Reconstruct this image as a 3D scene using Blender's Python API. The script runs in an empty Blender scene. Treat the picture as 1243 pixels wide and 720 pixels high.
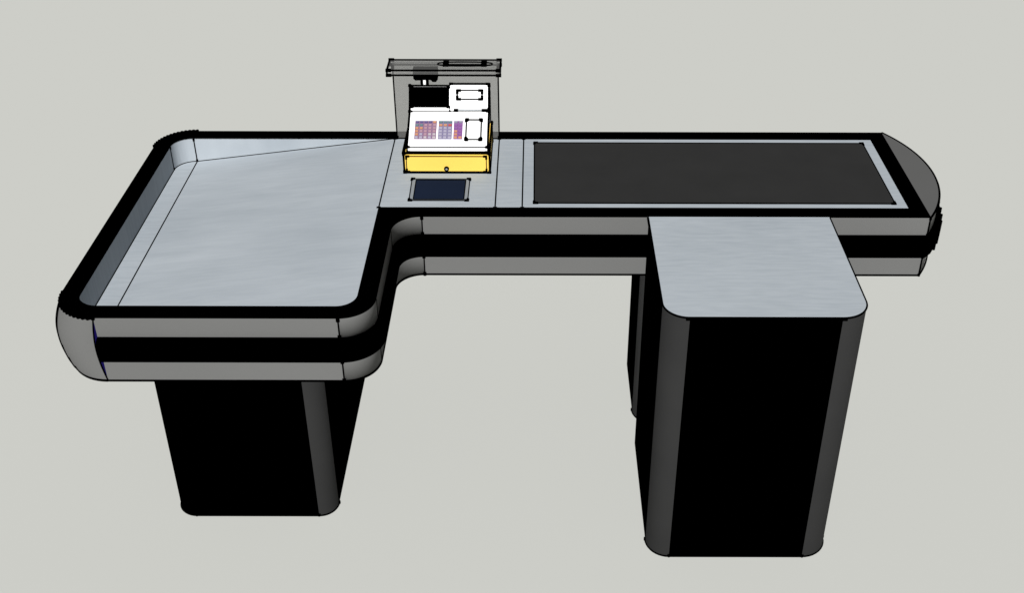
import bpy, bmesh, math, random
from mathutils import Vector, Matrix
random.seed(4)
S = bpy.context.scene
COL = S.collection

# ---------------------------------------------------------------- camera
FPX, PITCH, YAW, ROLL = 1376.8671, 1.0241, 0.0006, 0.0026
F = Vector((math.sin(YAW)*math.sin(PITCH), math.cos(YAW)*math.sin(PITCH), -math.cos(PITCH)))
rt = Vector((math.cos(YAW), -math.sin(YAW), 0)); up = rt.cross(F)
R_ = rt*math.cos(ROLL) + up*math.sin(ROLL); U_ = -rt*math.sin(ROLL) + up*math.cos(ROLL)
cd = bpy.data.cameras.new("camera"); cam = bpy.data.objects.new("camera", cd); COL.objects.link(cam)
m = Matrix((R_, U_, -F)).transposed().to_4x4(); m.translation = Vector((-.0173, -3.357, 2.503))
cam.matrix_world = m
cd.sensor_width = 36; cd.lens = FPX/1243*36
cd.shift_x = -29.23/1243; cd.shift_y = -77.30/1243
cd.clip_start = .05; cd.clip_end = 300
S.camera = cam

# ---------------------------------------------------------------- light
w = bpy.data.worlds.new("World"); S.world = w; w.use_nodes = True
bg = w.node_tree.nodes["Background"]
bg.inputs[0].default_value = (1, .95, .88, 1); bg.inputs[1].default_value = .06
sd = bpy.data.lights.new("key_light", 'SUN'); sd.energy = 5.55; sd.angle = math.radians(8)
sd.color = (1, 1, .99); sd.use_shadow = False
sun = bpy.data.objects.new("key_light", sd); COL.objects.link(sun)
sun.rotation_euler = (-Vector((-.06, -.74, .66))).to_track_quat('-Z', 'Y').to_euler()
S.view_settings.view_transform = 'Standard'; S.view_settings.look = 'None'
S.view_settings.exposure = 0; S.view_settings.gamma = 1

# ---------------------------------------------------------------- materials
def mat(name, col, rough=.7, spec=.15, metal=0.0, var=0.0, vscale=6.0, bump=0.0):
    M = bpy.data.materials.new(name); M.use_nodes = True
    nt = M.node_tree; b = nt.nodes["Principled BSDF"]
    b.inputs["Base Color"].default_value = (*col, 1); b.inputs["Roughness"].default_value = rough
    b.inputs["Specular IOR Level"].default_value = spec; b.inputs["Metallic"].default_value = metal
    if var:
        tc = nt.nodes.new("ShaderNodeTexCoord"); n = nt.nodes.new("ShaderNodeTexNoise")
        n.inputs["Scale"].default_value = vscale; n.inputs["Detail"].default_value = 5
        r = nt.nodes.new("ShaderNodeValToRGB")
        r.color_ramp.elements[0].position = .3; r.color_ramp.elements[1].position = .7
        r.color_ramp.elements[0].color = (*[c*(1-var) for c in col], 1)
        r.color_ramp.elements[1].color = (*[c*(1+var) for c in col], 1)
        nt.links.new(tc.outputs["Object"], n.inputs["Vector"]); nt.links.new(n.outputs["Fac"], r.inputs[0])
        nt.links.new(r.outputs[0], b.inputs["Base Color"])
    return M

def brushed(name, lo, hi, stretch=(3.0, 90.0, 3.0), cloud=2.2, ang=0.0, hz=None):
    """brushed sheet metal: fine grain along one axis over broad soft clouding"""
    M = bpy.data.materials.new(name); M.use_nodes = True; nt = M.node_tree
    b = nt.nodes["Principled BSDF"]; b.inputs["Roughness"].default_value = .62
    b.inputs["Specular IOR Level"].default_value = .12
    tc = nt.nodes.new("ShaderNodeTexCoord")
    mp = nt.nodes.new("ShaderNodeMapping"); mp.inputs["Scale"].default_value = stretch
    mp.inputs["Rotation"].default_value = (0, 0, ang)
    n1 = nt.nodes.new("ShaderNodeTexNoise"); n1.inputs["Scale"].default_value = 1.6
    n1.inputs["Detail"].default_value = 6; n1.inputs["Roughness"].default_value = .6
    mp2 = nt.nodes.new("ShaderNodeMapping"); mp2.inputs["Scale"].default_value = (*(hz or (stretch[0]*3.0, stretch[1]*.62)), 4)
    mp2.inputs["Rotation"].default_value = (0, 0, ang)
    n3 = nt.nodes.new("ShaderNodeTexNoise"); n3.inputs["Scale"].default_value = 1.5; n3.inputs["Detail"].default_value = 2
    n2 = nt.nodes.new("ShaderNodeTexNoise"); n2.inputs["Scale"].default_value = cloud; n2.inputs["Detail"].default_value = 2
    L = nt.links
    L.new(tc.outputs["Object"], mp.inputs[0]); L.new(mp.outputs[0], n1.inputs["Vector"])
    L.new(tc.outputs["Object"], mp2.inputs[0]); L.new(mp2.outputs[0], n3.inputs["Vector"])
    L.new(tc.outputs["Object"], n2.inputs["Vector"])
    a = nt.nodes.new("ShaderNodeMath"); a.operation = 'MULTIPLY_ADD'; a.inputs[1].default_value = .26
    c = nt.nodes.new("ShaderNodeMath"); c.operation = 'MULTIPLY_ADD'; c.inputs[1].default_value = .30
    d = nt.nodes.new("ShaderNodeMath"); d.operation = 'MULTIPLY'; d.inputs[1].default_value = .44
    L.new(n2.outputs["Fac"], d.inputs[0]); L.new(n3.outputs["Fac"], c.inputs[0]); L.new(d.outputs[0], c.inputs[2])
    L.new(n1.outputs["Fac"], a.inputs[0]); L.new(c.outputs[0], a.inputs[2])
    r = nt.nodes.new("ShaderNodeValToRGB")
    r.color_ramp.elements[0].position = .37; r.color_ramp.elements[1].position = .63
    r.color_ramp.elements[0].color = (*lo, 1); r.color_ramp.elements[1].color = (*hi, 1)
    L.new(a.outputs[0], r.inputs[0]); L.new(r.outputs[0], b.inputs["Base Color"])
    return M

def smoked(name, col, keep):
    M = bpy.data.materials.new(name); M.use_nodes = True; nt = M.node_tree
    nt.nodes.remove(nt.nodes["Principled BSDF"]); out = nt.nodes["Material Output"]
    t = nt.nodes.new("ShaderNodeBsdfTransparent"); d = nt.nodes.new("ShaderNodeBsdfDiffuse")
    d.inputs[0].default_value = (*col, 1); mx = nt.nodes.new("ShaderNodeMixShader"); mx.inputs[0].default_value = 1-keep
    nt.links.new(t.outputs[0], mx.inputs[1]); nt.links.new(d.outputs[0], mx.inputs[2]); nt.links.new(mx.outputs[0], out.inputs[0])
    return M

M_FLOOR = mat("pale_floor", (.495, .50, .475), .95, 0)
M_STEEL = brushed("brushed_steel", (.302, .334, .366), (.376, .408, .440))
M_TRAY = brushed("brushed_steel_tray", (.305, .336, .368), (.378, .410, .443), stretch=(7, 62, 3), ang=1.0, hz=(2.0, 11.0))
M_BLACK = mat("black_laminate", (.0, .0, .0), .9, 0)
M_LINE = mat("black_seam", (.0, .0, .0), .9, 0)
M_CORNER = mat("charcoal_corner", (.0225, .0225, .0225), .8, .05, var=.06)
M_BAND = mat("grey_panel", (.132, .132, .130), .75, .08, var=.025, vscale=3)
M_LID = mat("grey_lid", (.095, .095, .094), .75, .08, var=.03, vscale=4)
M_BELT = mat("belt_rubber", (.0245, .0245, .0245), .9, .03, var=.05, vscale=9)
M_NAVY = mat("navy_glass", (.0095, .0145, .030), .9, .0, var=.08, vscale=12)
M_SEAMBLUE = mat("navy_seam", (.006, .004, .05), .8, 0)
M_WHITE = mat("white_plastic", (.90, .90, .90), .6, .2)
M_YELLOW = mat("yellow_metal", (.80, .55, .105), .6, .15, var=.015, vscale=8)
M_BRASS = mat("dull_yellow_edge", (.42, .33, .10), .6, .15)
M_GLASS = smoked("smoked_acrylic", (.131, .131, .127), .575)
M_HOOD = smoked("smoked_acrylic_hood", (.140, .140, .137), .52)
M_GREYM = mat("grey_frame", (.22, .24, .26), .6, .15)

# ---------------------------------------------------------------- mesh helpers
class MB:
    def __init__(s, *mats): s.v = []; s.f = []; s.mi = []; s.sm = []; s.mats = list(mats)
    def _m(s, M):
        if M not in s.mats: s.mats.append(M)
        return s.mats.index(M)
    def face(s, pts, M, smooth=False):
        k = len(s.v); s.v += [tuple(p) for p in pts]; s.f.append(tuple(range(k, k+len(pts)))); s.mi.append(s._m(M)); s.sm.append(smooth)
    def grid(s, rows, M, smooth=False, closed=False):
        """rows of equal length points; shared vertices so smoothing works"""
        k = len(s.v); n = len(rows[0])
        for r in rows: s.v += [tuple(p) for p in r]
        for i in range(len(rows)-1):
            for j in range(n if closed else n-1):
                j2 = (j+1) % n
                s.f.append((k+i*n+j, k+i*n+j2, k+(i+1)*n+j2, k+(i+1)*n+j)); s.mi.append(s._m(M)); s.sm.append(smooth)
    def box(s, x0, x1, y0, y1, z0, z1, M):
        p = [(x, y, z) for z in (z0, z1) for x, y in ((x0, y0), (x1, y0), (x1, y1), (x0, y1))]
        for q in ((0, 3, 2, 1), (4, 5, 6, 7), (0, 1, 5, 4), (1, 2, 6, 5), (2, 3, 7, 6), (3, 0, 4, 7)):
            s.face([p[i] for i in q], M)
    def prism(s, a, b, M):
        """two equal polygons joined"""
        s.face(a[::-1], M); s.face(b, M)
        for i in range(len(a)):
            j = (i+1) % len(a); s.face([a[i], a[j], b[j], b[i]], M)
    def tube(s, pts, r, M=None, n=6, dots=0, dl=.011):
        if M is None: r *= 1.28; dots *= 1.25            # black edging beads
        M = M or M_LINE
        pts = [Vector(p) for p in pts]
        rows = []
        for i, p in enumerate(pts):
            t = (pts[min(i+1, len(pts)-1)] - pts[max(i-1, 0)]).normalized()
            a = t.cross(Vector((0, 0, 1)) if abs(t.z) < .9 else Vector((1, 0, 0))).normalized(); b = t.cross(a)
            rows.append([p + a*r*math.cos(2*math.pi*k/n) + b*r*math.sin(2*math.pi*k/n) for k in range(n)])
        s.grid(rows, M, True, True); s.face(rows[0][::-1], M); s.face(rows[-1], M)
        if dots:
            d = (pts[1]-pts[0]).normalized(); s.tube([pts[0]-d*dots*.6, pts[0]+d*dl], dots, M, n)
            d = (pts[-2]-pts[-1]).normalized(); s.tube([pts[-1]-d*dots*.6, pts[-1]+d*dl], dots, M, n)
    def build(s, name, parent=None, loc=None, weld=True):
        me = bpy.data.meshes.new(name)
        o = bpy.data.objects.new(name, me); COL.objects.link(o)
        org = Vector((0, 0, 0))
        if parent is not None: org = ORG[parent.name].copy() if parent.name in ORG else Vector((0, 0, 0))
        me.from_pydata([tuple(Vector(v)-org) for v in s.v], [], s.f)
        for M in s.mats: me.materials.append(M)
        me.polygons.foreach_set("material_index", s.mi); me.polygons.foreach_set("use_smooth", s.sm)
        if weld:
            bm = bmesh.new(); bm.from_mesh(me); bmesh.ops.remove_doubles(bm, verts=bm.verts, dist=1e-6)
            bmesh.ops.recalc_face_normals(bm, faces=bm.faces); bm.to_mesh(me); bm.free()
        if parent is not None: o.parent = parent; ORG[o.name] = org
        me.update(); return o
ORG = {}
def thing(name, loc, label, cat):
    o = bpy.data.objects.new(name, None); COL.objects.link(o); o.location = loc
    o["label"] = label; o["category"] = cat; o.empty_display_size = .2
    ORG[o.name] = Vector(loc); return o

def arc(cx, cy, r, a0, a1, n=14):
    return [(cx + r*math.cos(math.radians(a0+(a1-a0)*i/n)), cy + r*math.sin(math.radians(a0+(a1-a0)*i/n))) for i in range(n+1)]
def z3(path, z): return [(x, y, z) for x, y in path]
def normals(path):
    out = []
    for i in range(len(path)):
        a = path[max(i-1, 0)]; b = path[min(i+1, len(path)-1)]
        dx, dy = b[0]-a[0], b[1]-a[1]; l = math.hypot(dx, dy) or 1
        out.append((dy/l, -dx/l))          # right-hand side = outward for a counter-clockwise path
    return out
def off(path, d): return [(p[0]+n[0]*d, p[1]+n[1]*d) for p, n in zip(path, normals(path))]

# ---------------------------------------------------------------- dimensions (metres)
H = .85; B = .2013; B1 = .0626; B2 = .1355; ZB = H-B
XL, XR, Y1, Y2, XS, W = -1.2388, 1.1193, -.5469, -1.0498, -.4247, .0494
XE, XF, DL = -.4747, -1.1293, .0845
XE2, XE3 = -.1354, -.0563
RT = .004                                      # rim sheet thickness

# ---------------------------------------------------------------- floor
fl = MB(); fl.face([(-60, -30, 0), (60, -30, 0), (60, 90, 0), (-60, 90, 0)], M_FLOOR)
floor = fl.build("floor"); floor["kind"] = "structure"

# ================================================================ CHECKOUT COUNTER
C = thing("checkout_counter", (-.06, -.5, 0), "long L-shaped checkout counter with steel top, dark conveyor belt and sunken tray", "checkout counter")

# outline pieces (counter-clockwise, seen from above)
RF, RN, RC = .086, .080, .117
fl_arc = arc(XL+RC, Y2+RC, RC, 180, 270)                       # front left
fr_arc = arc(XS-RF, Y2+RF, RF, 270, 360)                       # front right of the deep part
nt_arc = arc(XS+RN, Y1-RN, RN, 180, 90)                        # hollow corner of the step
bl_arc = arc(XL+.11, -.11, .11, 90, 180)
def sharp(x, y, n=14): return [(x, y)]*(n+1)
outer = fl_arc + fr_arc + nt_arc + sharp(XR, Y1) + sharp(XR, 0) + bl_arc
ri = XF-(XL+W)
inner = arc(XF, Y2+W+ri, ri, 180, 270) + arc(XE-.05, Y2+W+.05, .05, 270, 360) + sharp(XE, Y1+W) + sharp(XR-W, Y1+W) + sharp(XR-W, -W) + arc(XF, -W-ri, ri, 90, 180)
rim = MB()
rim.grid([z3(outer, H-RT), z3(outer, H), z3(inner, H), z3(inner, H-RT-.002)], M_BLACK, False, True)
rim.tube(z3(off(bl_arc, 0), H), .0028)
for x, y in bl_arc: rim.tube([(x, y, H-.004), (x, y, H+.0035)], .0040)
rim.build("rim", C)

# steel worktop between the tray and the right end
top = MB()
zt = H-.0025
top.box(XE, XR-W+.001, Y1+W-.001, -W+.001, zt-.012, zt, M_STEEL)
for x in (XE+.0005, XE2, XE3):
    top.tube([(x, -W, zt), (x, Y1+W, zt)], .0017)
    for y in (-W-.002, Y1+W+.001): top.tube([(x-.006, y, zt), (x+.006, y, zt)], .0028)
top.tube([(XE, -W, zt), (XR-W, -W, zt)], .0012)
top.build("worktop", C)

# sunken tray
def tz(x): return zt - DL*min(1, max(0, (XE-x)/(XE-XF)))
tr = MB()
flat = [(XF, -W)] + arc(XF, -W-ri, ri, 90, 180) + arc(XF, Y2+W+ri, ri, 180, 270)
fz = [(x, y, zt-DL) for x, y in flat[1:]]
tr.face(fz, M_STEEL)
slope = [(XF, Y2+W)] + arc(XE-.05, Y2+W+.05, .05, 270, 360) + [(XE, -W)] + [(XF, -W)]
tr.face([(x, y, tz(x)) for x, y in slope], M_TRAY)
tr.tube([(XF, -W, zt-DL), (XF, Y2+W, zt-DL)], .0017)
tr.tube([(XF, -W, tz(XF)), (XE, -W, zt)], .0017)
tr.tube([(x, y, zt-DL) for x, y in arc(XF, -W-ri, ri, 90, 180)] + [(XL+W, Y2+W+ri, zt-DL)], .0017)
tr.build("tray_floor", C)
tw = MB()
def wall(path, smooth=False):
    tw.grid([[(x, y, H-RT) for x, y in path], [(x, y, tz(x)-.001) for x, y in path]], M_STEEL, smooth)
wall([(XE, -W), (XF, -W)]); wall(arc(XF, -W-ri, ri, 90, 180), True)
wall([(XL+W, -W-ri), (XL+W, Y2+W+ri)]); wall(arc(XF, Y2+W+ri, ri, 180, 270), True)
wall([(XF, Y2+W), (XE-.05, Y2+W)]); wall(arc(XE-.05, Y2+W+.05, .05, 270, 360), True)
for x, y in ((XF, -W), (XL+W, -W-ri)):
    tw.tube([(x, y-.001, H-RT), (x, y-.001, zt-DL)], .0016, dots=.0030, dl=.008)
tw.build("tray_wall", C)

# apron: grey panel, black bumper, grey panel
seam = XL+RC
SAG = .085; half = -Y1/2; RB = (half*half+SAG*SAG)/(2*SAG); ab = math.degrees(math.asin(half/RB))
bow = arc(XR+SAG-RB, Y1/2, RB, -ab, ab, 30)
paths = [([(seam, Y2), (XS-RF, Y2)], False), (fr_arc, True), ([(XS, Y2+RF), (XS, Y1-RN)], False), (nt_arc, True),
         ([(XS+RN, Y1), (XR, Y1)], False), (bow, True), ([(XR, 0), (XL+.11, 0)], False)]
def apron(z1, z0, name):
    a = MB()
    for p, sm in paths:
        a.grid([z3(p, z1), z3(p, z0)], M_BAND, sm)
    full = [q for p, _ in paths for q in p]
    a.grid([z3(full, z0), z3(off(full, -.018), z0)], M_BAND)
    for x, y in ((XS-RF, Y2), (XS+RN, Y1)):
        a.tube([(x, y-.0005, z1), (x, y-.0005, z0)], .0018, dots=.0044, dl=.008)
    for x, y in ((XS, Y2+RF), (XS, Y1-RN)):
        a.tube([(x+.0003, y, z1), (x+.0003, y, z0)], .0010)
    a.tube([(XR, Y1, z1), (XR, Y1, z0)], .0022, dots=.0036, dl=.006)
    return a
a = apron(H-RT, H-B1, "upper"); a.build("upper_panel", C)
a = apron(H-B2, ZB, "lower")
front = [q for p, _ in paths[:5] for q in p]
a.tube(z3([p for i, p in enumerate(front) if i == 0 or p != front[i-1]], ZB), .0026)
a.tube(z3(bow, ZB), .003)
a.build("lower_panel", C)
# bumper with a softly rounded section, standing a little proud
bp = MB()
zc0, zc1 = H-B1+.001, H-B2-.0005
full = [q for p, _ in paths for q in p]
full = [p for i, p in enumerate(full) if i == 0 or (abs(p[0]-full[i-1][0])+abs(p[1]-full[i-1][1])) > 1e-6]
prof = [(-.004, zc0), (.008, zc0), (.016, zc0-.004), (.019, zc0-.014), (.019, zc1+.018), (.016, zc1+.006), (.008, zc1), (-.004, zc1)]
bp.grid([z3(off(full, d), z) for d, z in prof], M_BLACK, False)
for e in (0, -1):
    bp.face([z3(off(full, d), z)[e] for d, z in prof], M_BLACK)
bpath = off(bow, .019)
for x, y in bpath[2:-1:2]: bp.tube([(x, y, zc1+.010), (x, y, zc0-.008)], .0034)
bp.build("bumper", C)
# lid of the bowed end
ld = MB()
b2 = [p for p in bow]
ld.prism(z3(b2, H-.008), z3(b2, H-.001), M_LID)
ld.tube(z3(off(bow, .001), H-.002), .0028)
ld.build("end_lid", C)

# bulged corner cap and left side
cp = MB()
lpath = [(XL+.11, 0)] + bl_arc[1:] + fl_arc
lpath = [p for i, p in enumerate(lpath) if i == 0 or (abs(p[0]-lpath[i-1][0])+abs(p[1]-lpath[i-1][1])) > 1e-6]
nn = normals(lpath); rows = []
for i in range(19):
    t = i/18; z = H-RT - t*(B-RT); b = .027*math.sin(math.pi*min(1, t))**(.9 if t < .5 else .62) if 0 < t < 1 else 0
    rows.append([(x + b*(n[0]*abs(n[0])**.5) - .011*math.sin(math.pi*t)*max(0, -n[1])**6, y + b*.35*n[1]*abs(n[0]), z) for (x, y), n in zip(lpath, nn)])
cp.grid(rows, M_BAND, True)
cp.tube([r[-1] for r in rows], .0017, n=8); cp.tube(z3(fl_arc, H-RT), .0032)
cp.tube(z3(fl_arc, ZB), .0030)
ki = lpath.index(fl_arc[4])
for k_ in (3, 4): cp.tube([rr[lpath.index(fl_arc[k_])] for rr in rows], .0024)
for k_, a_ in ((5, 11), (6, 14), (7, 16)): cp.tube([rr[lpath.index(fl_arc[k_])] for rr in rows[a_:]], .0022)
for i in range(0, len(fl_arc), 1):
    x, y = fl_arc[i]; cp.tube([(x, y, H-.002), (x, y, H-.008)], .0042)
cp.box(seam-.013, seam+.0015, Y2+.0008, Y2+.01, ZB+.002, H-RT-.002, M_SEAMBLUE)
cp.build("corner_cap", C)

# under-plate closing the body
un = MB()
ploop = [(seam, Y2+.002)] + [(x-.002, y+.002) for x, y in fr_arc] + [(x-.002, y+.002) for x, y in nt_arc] + [(XR-.002, Y1+.002), (XR-.002, -.002), (XL+.11, -.002), (XL+.003, -.11), (XL+.003, Y2+RC)] + [(x+.003, y+.003) for x, y in fl_arc[1:-1]]
un.prism(z3(ploop, ZB+.003), z3(ploop, ZB+.010), M_BLACK)
un.build("base_plate", C)

# conveyor belt
bx0, bx1, by0, by1 = -.0216, 1.0375, -.0798, -.4714
be = MB(); zb = zt+.0022
be.box(bx0, bx1, by1, by0, zt-.001, zb, M_BELT)
cs = [(bx0, by1), (bx1, by1), (bx1, by0), (bx0, by0)]
for i in range(4):
    p, q = cs[i], cs[(i+1) % 4]; be.tube([(*p, zb), (*q, zb)], .0016, dots=.0034, dl=.012)
be.build("conveyor_belt", C)

# scanner window: navy glass in a slim steel frame
sf = MB()
fo = [(-.390, -.457), (-.217, -.457), (-.217, -.325), (-.393, -.325)]
gi = [(-.378, -.451), (-.229, -.451), (-.229, -.331), (-.380, -.331)]
zf = zt+.0018
for i in range(4):
    j = (i+1) % 4; sf.face([(*fo[i], zf), (*fo[j], zf), (*gi[j], zf), (*gi[i], zf)], M_GREYM)
    sf.face([(*fo[i], zt-.001), (*fo[j], zt-.001), (*fo[j], zf), (*fo[i], zf)], M_GREYM)
    sf.tube([(*fo[i], zf), (*fo[j], zf)], .0013, dots=.0036, dl=.010)
    sf.tube([(*gi[i], zf), (*gi[j], zf)], .0013)
sc = sf.build("scanner", C)
sg = MB(); sg.face([(*p, zf-.0008) for p in gi], M_NAVY); sg.build("scanner_glass", sc)

# pedestals
def pedestal(x0, x1, y0, y1, z1, r, grey, rr=None):
    """y0 front, y1 back; grey = which front corners are charcoal strips"""
    b = MB()
    la = arc(x0+r, y0+r, r, 180, 270, 10); rr = rr or r; ra = arc(x1-rr, y0+rr, rr, 270, 360, 10)
    loop = la + ra + [(x1, y1), (x0, y1)]
    b.face(z3(loop, 0.001)[::-1], M_BLACK); b.face(z3(loop, z1), M_BLACK)
    segs = [(la[-1:]+ra[:1], 'f'), (ra[-1:]+[(x1, y1)], 'r'), ([(x1, y1), (x0, y1)], 'k'), ([(x0, y1)]+la[:1], 'l')]
    for s, _ in segs: b.grid([z3(s, .001), z3(s, z1)], M_BLACK)
    for k, a in (('l', la), ('r', ra)):
        if k not in grey: b.grid([z3(a, .001), z3(a, z1)], M_BLACK, True)
    b.tube(z3(la+ra, .003), .0024)
    for p in (la[0], la[-1], ra[0], ra[-1]): b.tube([(p[0], p[1], .002), (p[0], p[1], .011)], .0040)
    strips = []
    for k, a in (('l', la), ('r', ra)):
        if k in grey:
            s = MB(); s.grid([z3(a, .006), z3(a, z1)], M_CORNER, True); s.grid([z3(off(a, -.004), z1), z3(a, z1)], M_CORNER)
            s.tube([(*a[0 if k == 'l' else -1], .004), (*a[0 if k == 'l' else -1], z1)], .0016)
            strips.append(s)
    return b, strips
for x0, x1, y0, y1, g in ((-1.094, -.613, -.8877, -.16, 'r'), (.3092, .80, -.4626, -.1466, 'lr')):
    b, st = pedestal(x0, x1, y0, y1, ZB+.002, .062, g, .052 if g == 'r' else None)
    p = b.build("pedestal", C)
    for s in st: s.build("corner_strip", p)

# ================================================================ SIDE CABINET
T1, T2, YT, ZT = .3066, .8284, -1.0448, .849
K = thing("side_cabinet", ((T1+T2)/2, -.8, 0), "tall black cabinet with grey rounded corners and steel top, in front of conveyor belt", "cabinet")
b, st = pedestal(T1, T2, YT, Y1-.014, ZT-.003, .063, 'lr', .075)
kb = b.build("cabinet_body", K)
for s in st: s.build("corner_strip", K)
tp = MB()
tl = arc(T1+.063, YT+.063, .063, 180, 270) + arc(T2-.075, YT+.075, .075, 270, 360) + [(T2, Y1-.0015), (T1, Y1-.0015)]
M_TOP = M_STEEL
tp.prism(z3(tl, ZT-.003), z3(tl, ZT), M_TOP)
tp.tube(z3([(T1, Y1-.004)] + tl[:-2] + [(T2, Y1-.004)], ZT-.0012), .0022)
tp.tube([(T1-.001, Y1-.004, ZT-.003), (T1-.001, YT+.066, ZT-.003)], .0026)
for x, y in ((T1+.063, YT), (T2-.075, YT)): tp.tube([(x-.010, y-.001, ZT-.004), (x+.010, y-.001, ZT-.004)], .0036)
tp.build("cabinet_top", K)

# ================================================================ CASH REGISTER
G = thing("cash_register", (-.289, -.17, zt), "white cash register with coloured keys and black display on a yellow drawer box", "cash register")
dx0, dx1, dy0, dy1, dz0, dz1 = -.420, -.158, -.284, -.066, zt+.001, .916
dr = MB()
dr.box(dx0, dx1, dy0+.004, dy1, dz0, dz1, M_YELLOW)
LR = .0028
for a_, b_ in (((dx0, dy0, dz0), (dx1, dy0, dz0)), ((dx0, dy0, dz1), (dx1, dy0, dz1)), ((dx0, dy0, dz0), (dx0, dy0, dz1)), ((dx1, dy0, dz0), (dx1, dy0, dz1)),
               ((dx1, dy0, dz1), (dx1, dy1, dz1)), ((dx1, dy0, dz0), (dx1, dy1, dz0)), ((dx1, dy1, dz0), (dx1, dy1, dz1)), ((dx0, dy0, dz1), (dx0, dy1, dz1))):
    dr.tube([a_, b_], .0042 if a_[0] == dx0 == b_[0] and a_[2] == b_[2] else LR, dots=.0040, dl=.008)
box = dr.build("drawer_box", G)
df = MB()
fx0, fx1, fz0, fz1 = dx0+.008, dx1-.010, dz0+.005, dz1-.010
df.box(fx0, fx1, dy0-.001, dy0+.003, fz0, fz1, M_YELLOW)
q = [(fx0, fz0), (fx1, fz0), (fx1, fz1), (fx0, fz1)]
for i in range(4):
    p0, p1 = q[i], q[(i+1) % 4]; df.tube([(p0[0], dy0-.0015, p0[1]), (p1[0], dy0-.0015, p1[1])], .0013, dots=.0030, dl=.010)
dfo = df.build("drawer_front", G)
lk = MB()
lx, lz = -.290, dz0+.0165
ring = [(lx+.0080*math.cos(t*math.pi/8), dy0-.003, lz+.0080*math.sin(t*math.pi/8)) for t in range(16)]
lk.grid([ring, [(x, y-.004, z) for x, y, z in ring]], M_LINE, True, True)
lk.face([(x, y-.004, z) for x, y, z in ring], M_LINE)
lk.face([(lx+(x-lx)*.42, y-.0046, lz+(z-lz)*.42) for x, y, z in ring], M_GREYM)
lk.build("lock", dfo)

# body: stepped profile extruded along x
bx_0, bx_1 = -.409, -.163
yF, zF, yK, zK, yT, zT, yB = -.274, .9335, -.150, .993, -.107, 1.067, -.066
prof = [(yF-.002, dz1+.001), (yF-.002, zF), (yK, zK), (yT, zT-.006), (yB-.004, 1.020), (yB-.004, dz1+.001)]
bd = MB()
bd.prism([(bx_0, y, z) for y, z in prof], [(bx_1, y, z) for y, z in prof], M_WHITE)
for y, z in (prof[0], prof[1], prof[2]): bd.tube([(bx_0, y-.001, z), (bx_1, y-.001, z)], .0013 if z > .92 else .0022, dots=.0030, dl=.009)
for x in (bx_0, bx_1):
    bd.tube([(x, y, z) for y, z in prof[:5]], LR)
    bd.tube([(x, prof[3][0], prof[3][1]), (x, prof[4][0], prof[4][1]), (x, prof[5][0], prof[5][1])], LR)
    for y, z in prof[1:4]: bd.tube([(x, y-.003, z-.003), (x, y+.003, z+.003)], .0042)
bd.tube([(bx_0, yT, zT-.006), (bx_1, yT, zT-.006)], .0024)
bd.build("register_body", G)

kd = Vector((0, yK-yF, zK-zF)); kl = kd.length; kd.normalize(); kn = Vector((0, -kd.z, kd.y))
def onkey(x, s, h=0):                         # s: 0 front edge .. 1 back edge of the keyboard slope
    p = Vector((x, yF, zF)) + kd*(kl*s) + kn*h; return p
def plate(mb, x0, x1, s0, s1, h0, h1, M, bev=.0):
    a = [onkey(x0, s0, h0), onkey(x1, s0, h0), onkey(x1, s1, h0), onkey(x0, s1, h0)]
    e = bev; es = bev/kl
    c = [onkey(x0+e, s0+es, h1), onkey(x1-e, s0+es, h1), onkey(x1-e, s1-es, h1), onkey(x0+e, s1-es, h1)]
    mb.prism(a, c, M)
KC = {}
def kcol(n):
    cols = dict(p=(.16, .12, .36), o=(.85, .36, .15), t=(.17, .30, .33), k=(.62, .34, .42), l=(.55, .50, .66), v=(.36, .12, .45),
                r=(.75, .08, .08), g=(.36, .36, .48), w=(.70, .60, .64), b=(.19, .22, .40))
    if n not in KC: KC[n] = mat("key_"+{'p': 'indigo', 'o': 'orange', 't': 'teal', 'k': 'pink', 'l': 'lilac', 'v': 'violet', 'r': 'red', 'g': 'grey_blue', 'w': 'pale_pink', 'b': 'blue'}[n], tuple(.50*c+.10*sum(cols[n])/3 for c in cols[n]), .7, .1)
    return KC[n]
M_MAUVE = mat("mauve_membrane", (.20, .12, .20), .7, .1); M_SLATE = mat("slate_membrane", (.17, .15, .25), .7, .1); M_PLUM = mat("plum_membrane", (.20, .08, .24), .7, .1)
pads = [(-.389, -.322, ["ppppo", "ttkkk", "ookkk", "okkkk", "olkww", "llwlw"], M_MAUVE),
        (-.3165, -.274, ["ttt", "oor", "lll", "lll", "lll", "lll"], M_SLATE),
        (-.2695, -.242, ["gg", "vv", "vv", "ov", "ov", "oo"], M_PLUM)]
for x0, x1, rows_, M in pads:
    pm = MB(); plate(pm, x0, x1, .20, .72, .0003, .0018, M); po = pm.build("keypad", G)
    nr, nc = len(rows_), len(rows_[0]); cw = (x1-x0)/nc; ch = .52/nr
    for i, row in enumerate(rows_):
        for j, c in enumerate(row):
            k = MB(); s1 = .72-ch*i; plate(k, x0+cw*j+.0016, x0+cw*(j+1)-.0016, s1-ch+.018, s1-.018, .0019, .0050, kcol(c), .0008)
            k.build("key", po)
# raised white panel with black edging beside the keys
cpn = MB(); x0, x1 = -.234, -.182
plate(cpn, x0, x1, .16, .72, .0005, .0030, M_WHITE)
cq = [onkey(x0+.003, .18, .0035), onkey(x1-.003, .18, .0035), onkey(x1-.003, .74, .0035), onkey(x0+.003, .74, .0035)]
for i in range(4): cpn.tube([cq[i], cq[(i+1) % 4]], .0019, dots=.0045, dl=.008)
cpn.build("card_panel", G)

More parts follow.
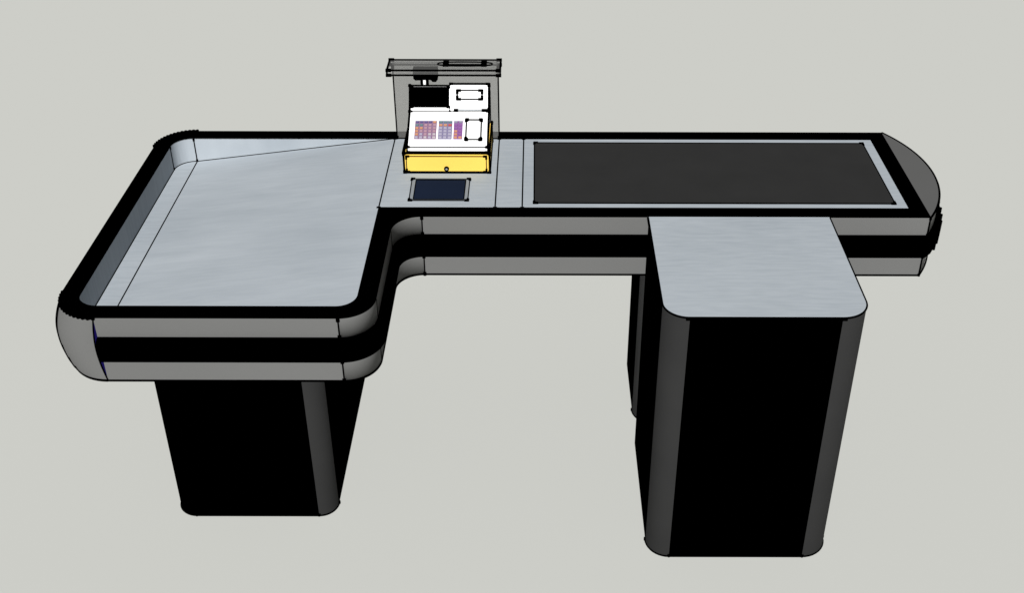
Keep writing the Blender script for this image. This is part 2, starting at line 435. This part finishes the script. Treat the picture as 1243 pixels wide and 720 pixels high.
# upper hood: black display on the left, printer block on the right
fd = Vector((0, yT-yK, (zT-.006)-zK)); fl_ = fd.length; fd.normalize(); fn = Vector((0, -fd.z, fd.y))
def onface(x, s, h=0): return Vector((x, yK, zK)) + fd*(fl_*s) + fn*h
def fplate(mb, x0, x1, s0, s1, h0, h1, M):
    mb.prism([onface(x0, s0, h0), onface(x1, s0, h0), onface(x1, s1, h0), onface(x0, s1, h0)], [onface(x0, s0, h1), onface(x1, s0, h1), onface(x1, s1, h1), onface(x0, s1, h1)], M)
xm = -.284
ds = MB(); fplate(ds, bx_0+.003, xm-.002, .17, .93, .0005, .003, M_BLACK)
for s in (.17, .93):
    ds.tube([onface(bx_0+.002, s, .003), onface(xm-.001, s, .003)], .0015, dots=.0036, dl=.010)
ds.build("display", G)
pr = MB(); fplate(pr, xm, bx_1, .03, 1.06, -.015, .006, M_WHITE)
c = [onface(xm, .03, .006), onface(bx_1, .03, .006), onface(bx_1, 1.06, .006), onface(xm, 1.06, .006)]
pr.tube([c[1], c[2]], LR, dots=.004, dl=.009); pr.tube([c[2], c[3]], LR, dots=.0036, dl=.010); pr.tube([c[3], onface(xm, 0.98, .004)], .002)
pr.tube([onface(xm, .14, .004), onface(xm, .02, .004)], .0015, dots=.0025, dl=.003)
pr.tube([onface(xm+.012, .05, .0065), onface(bx_1-.003, .05, .0065)], .0022, M_GREYM)
pr.tube([onface(xm+.012, .05, .007), onface(xm+.026, .05, .007)], .0030); pr.tube([onface(bx_1-.022, .05, .007), onface(bx_1-.003, .05, .007)], .0030)
po = pr.build("printer", G)
sl = MB(); x0, x1 = -.261, -.184
fplate(sl, x0, x1, .46, .80, .0062, .0085, M_WHITE)
c = [onface(x0, .46, .009), onface(x1, .46, .009), onface(x1, .80, .009), onface(x0, .80, .009)]
for i in range(4): sl.tube([c[i], c[(i+1) % 4]], .0018, dots=.0036, dl=.012)
sl.build("receipt_slot", po)

# customer display on its pole
pl = MB()
pl.tube([(-.3645, -.090, 1.035), (-.3645, -.090, 1.078)], .0044, M_WHITE, 10)
pl.tube([(-.3730, -.088, 1.047), (-.3730, -.088, 1.078)], .0048, M_BLACK, 8); pl.tube([(-.3560, -.088, 1.047), (-.3560, -.088, 1.078)], .0048, M_BLACK, 8)
pl.build("display_pole", G)
cdp = MB()
cross = [(-.398, 1.081), (-.392, 1.075), (-.345, 1.077), (-.338, 1.070), (-.328, 1.070), (-.322, 1.078), (-.322, 1.112), (-.398, 1.112)]
cdp.prism([(x, -.100, z) for x, z in cross], [(x, -.074, z) for x, z in cross], M_BLACK)
cdp.build("customer_display", G)

# ================================================================ SMOKED SCREEN
Q = thing("screen_guard", (-.301, -.046, zt), "smoked see-through screen with hooded top shelf standing behind the cash register", "screen")
px0, px1, py, pz = -.467, -.136, -.046, 1.118
pn = MB(); pn.box(px0, px1, py-.0025, py+.0015, H+.001, pz-.003, M_GLASS)
pn.tube([(px0, py-.002, H), (px0, py-.002, 1.10)], .0020, dots=.0045, dl=.008); pn.tube([(px1, py-.002, H), (px1, py-.002, 1.10)], .0022, dots=.0045, dl=.008)
pn.build("panel", Q)
hx0, hx1, hy0, hy1, hz0, hz1 = -.475, -.127, -.126, -.043, 1.104, 1.120
hd = MB()
hd.face([(hx0, hy0, hz0), (hx1, hy0, hz0), (hx1, hy0, hz1), (hx0, hy0, hz1)], M_HOOD)
hd.face([(hx0, hy0, hz1), (hx1, hy0, hz1), (hx1, hy1, hz1), (hx0, hy1, hz1)], M_HOOD)
hd.face([(hx0, hy1, hz1), (hx1, hy1, hz1), (hx1, hy1, hz0), (hx0, hy1, hz0)], M_HOOD)
for x in (hx0, hx1): hd.face([(x, hy0, hz0), (x, hy0, hz1), (x, hy1, hz1), (x, hy1, hz0)], M_HOOD)
for y in (hy0, hy1):
    for z in (hz0, hz1):
        hd.tube([(hx0, y, z), (hx1, y, z)], .0024, dots=.0046, dl=.014)
for x in (hx0, hx1):
    hd.tube([(x, hy0, hz0), (x, hy0, hz1)], .0026); hd.tube([(x, hy1, hz0), (x, hy1, hz1)], .0026)
    hd.tube([(x, hy0, hz1), (x, hy1, hz1)], .0026)
hd.build("hood", Q, weld=False)
# slim oval grip lying on the hood, black pads at its ends
gp = MB(); gx0, gx1, gy = -.322, -.152, -.084
ov = []
for i in range(40):
    t = 2*math.pi*i/40
    cx_ = (gx0+gx1)/2; hx = (gx1-gx0)/2
    ov.append((cx_+hx*math.copysign(abs(math.cos(t))**.75, math.cos(t)), gy+.016*math.copysign(abs(math.sin(t))**.8, math.sin(t)), hz1+.004))
gp.tube(ov+[ov[0]], .0017)
gp.tube([(gx0+.018, gy-.008, hz1+.004), (gx1-.018, gy-.008, hz1+.004)], .0028)
for x in (gx0+.026, gx1-.026): gp.box(x-.009, x+.009, gy-.018, gy+.018, hz1+.002, hz1+.008, M_BLACK)
gp.build("grip", Q)
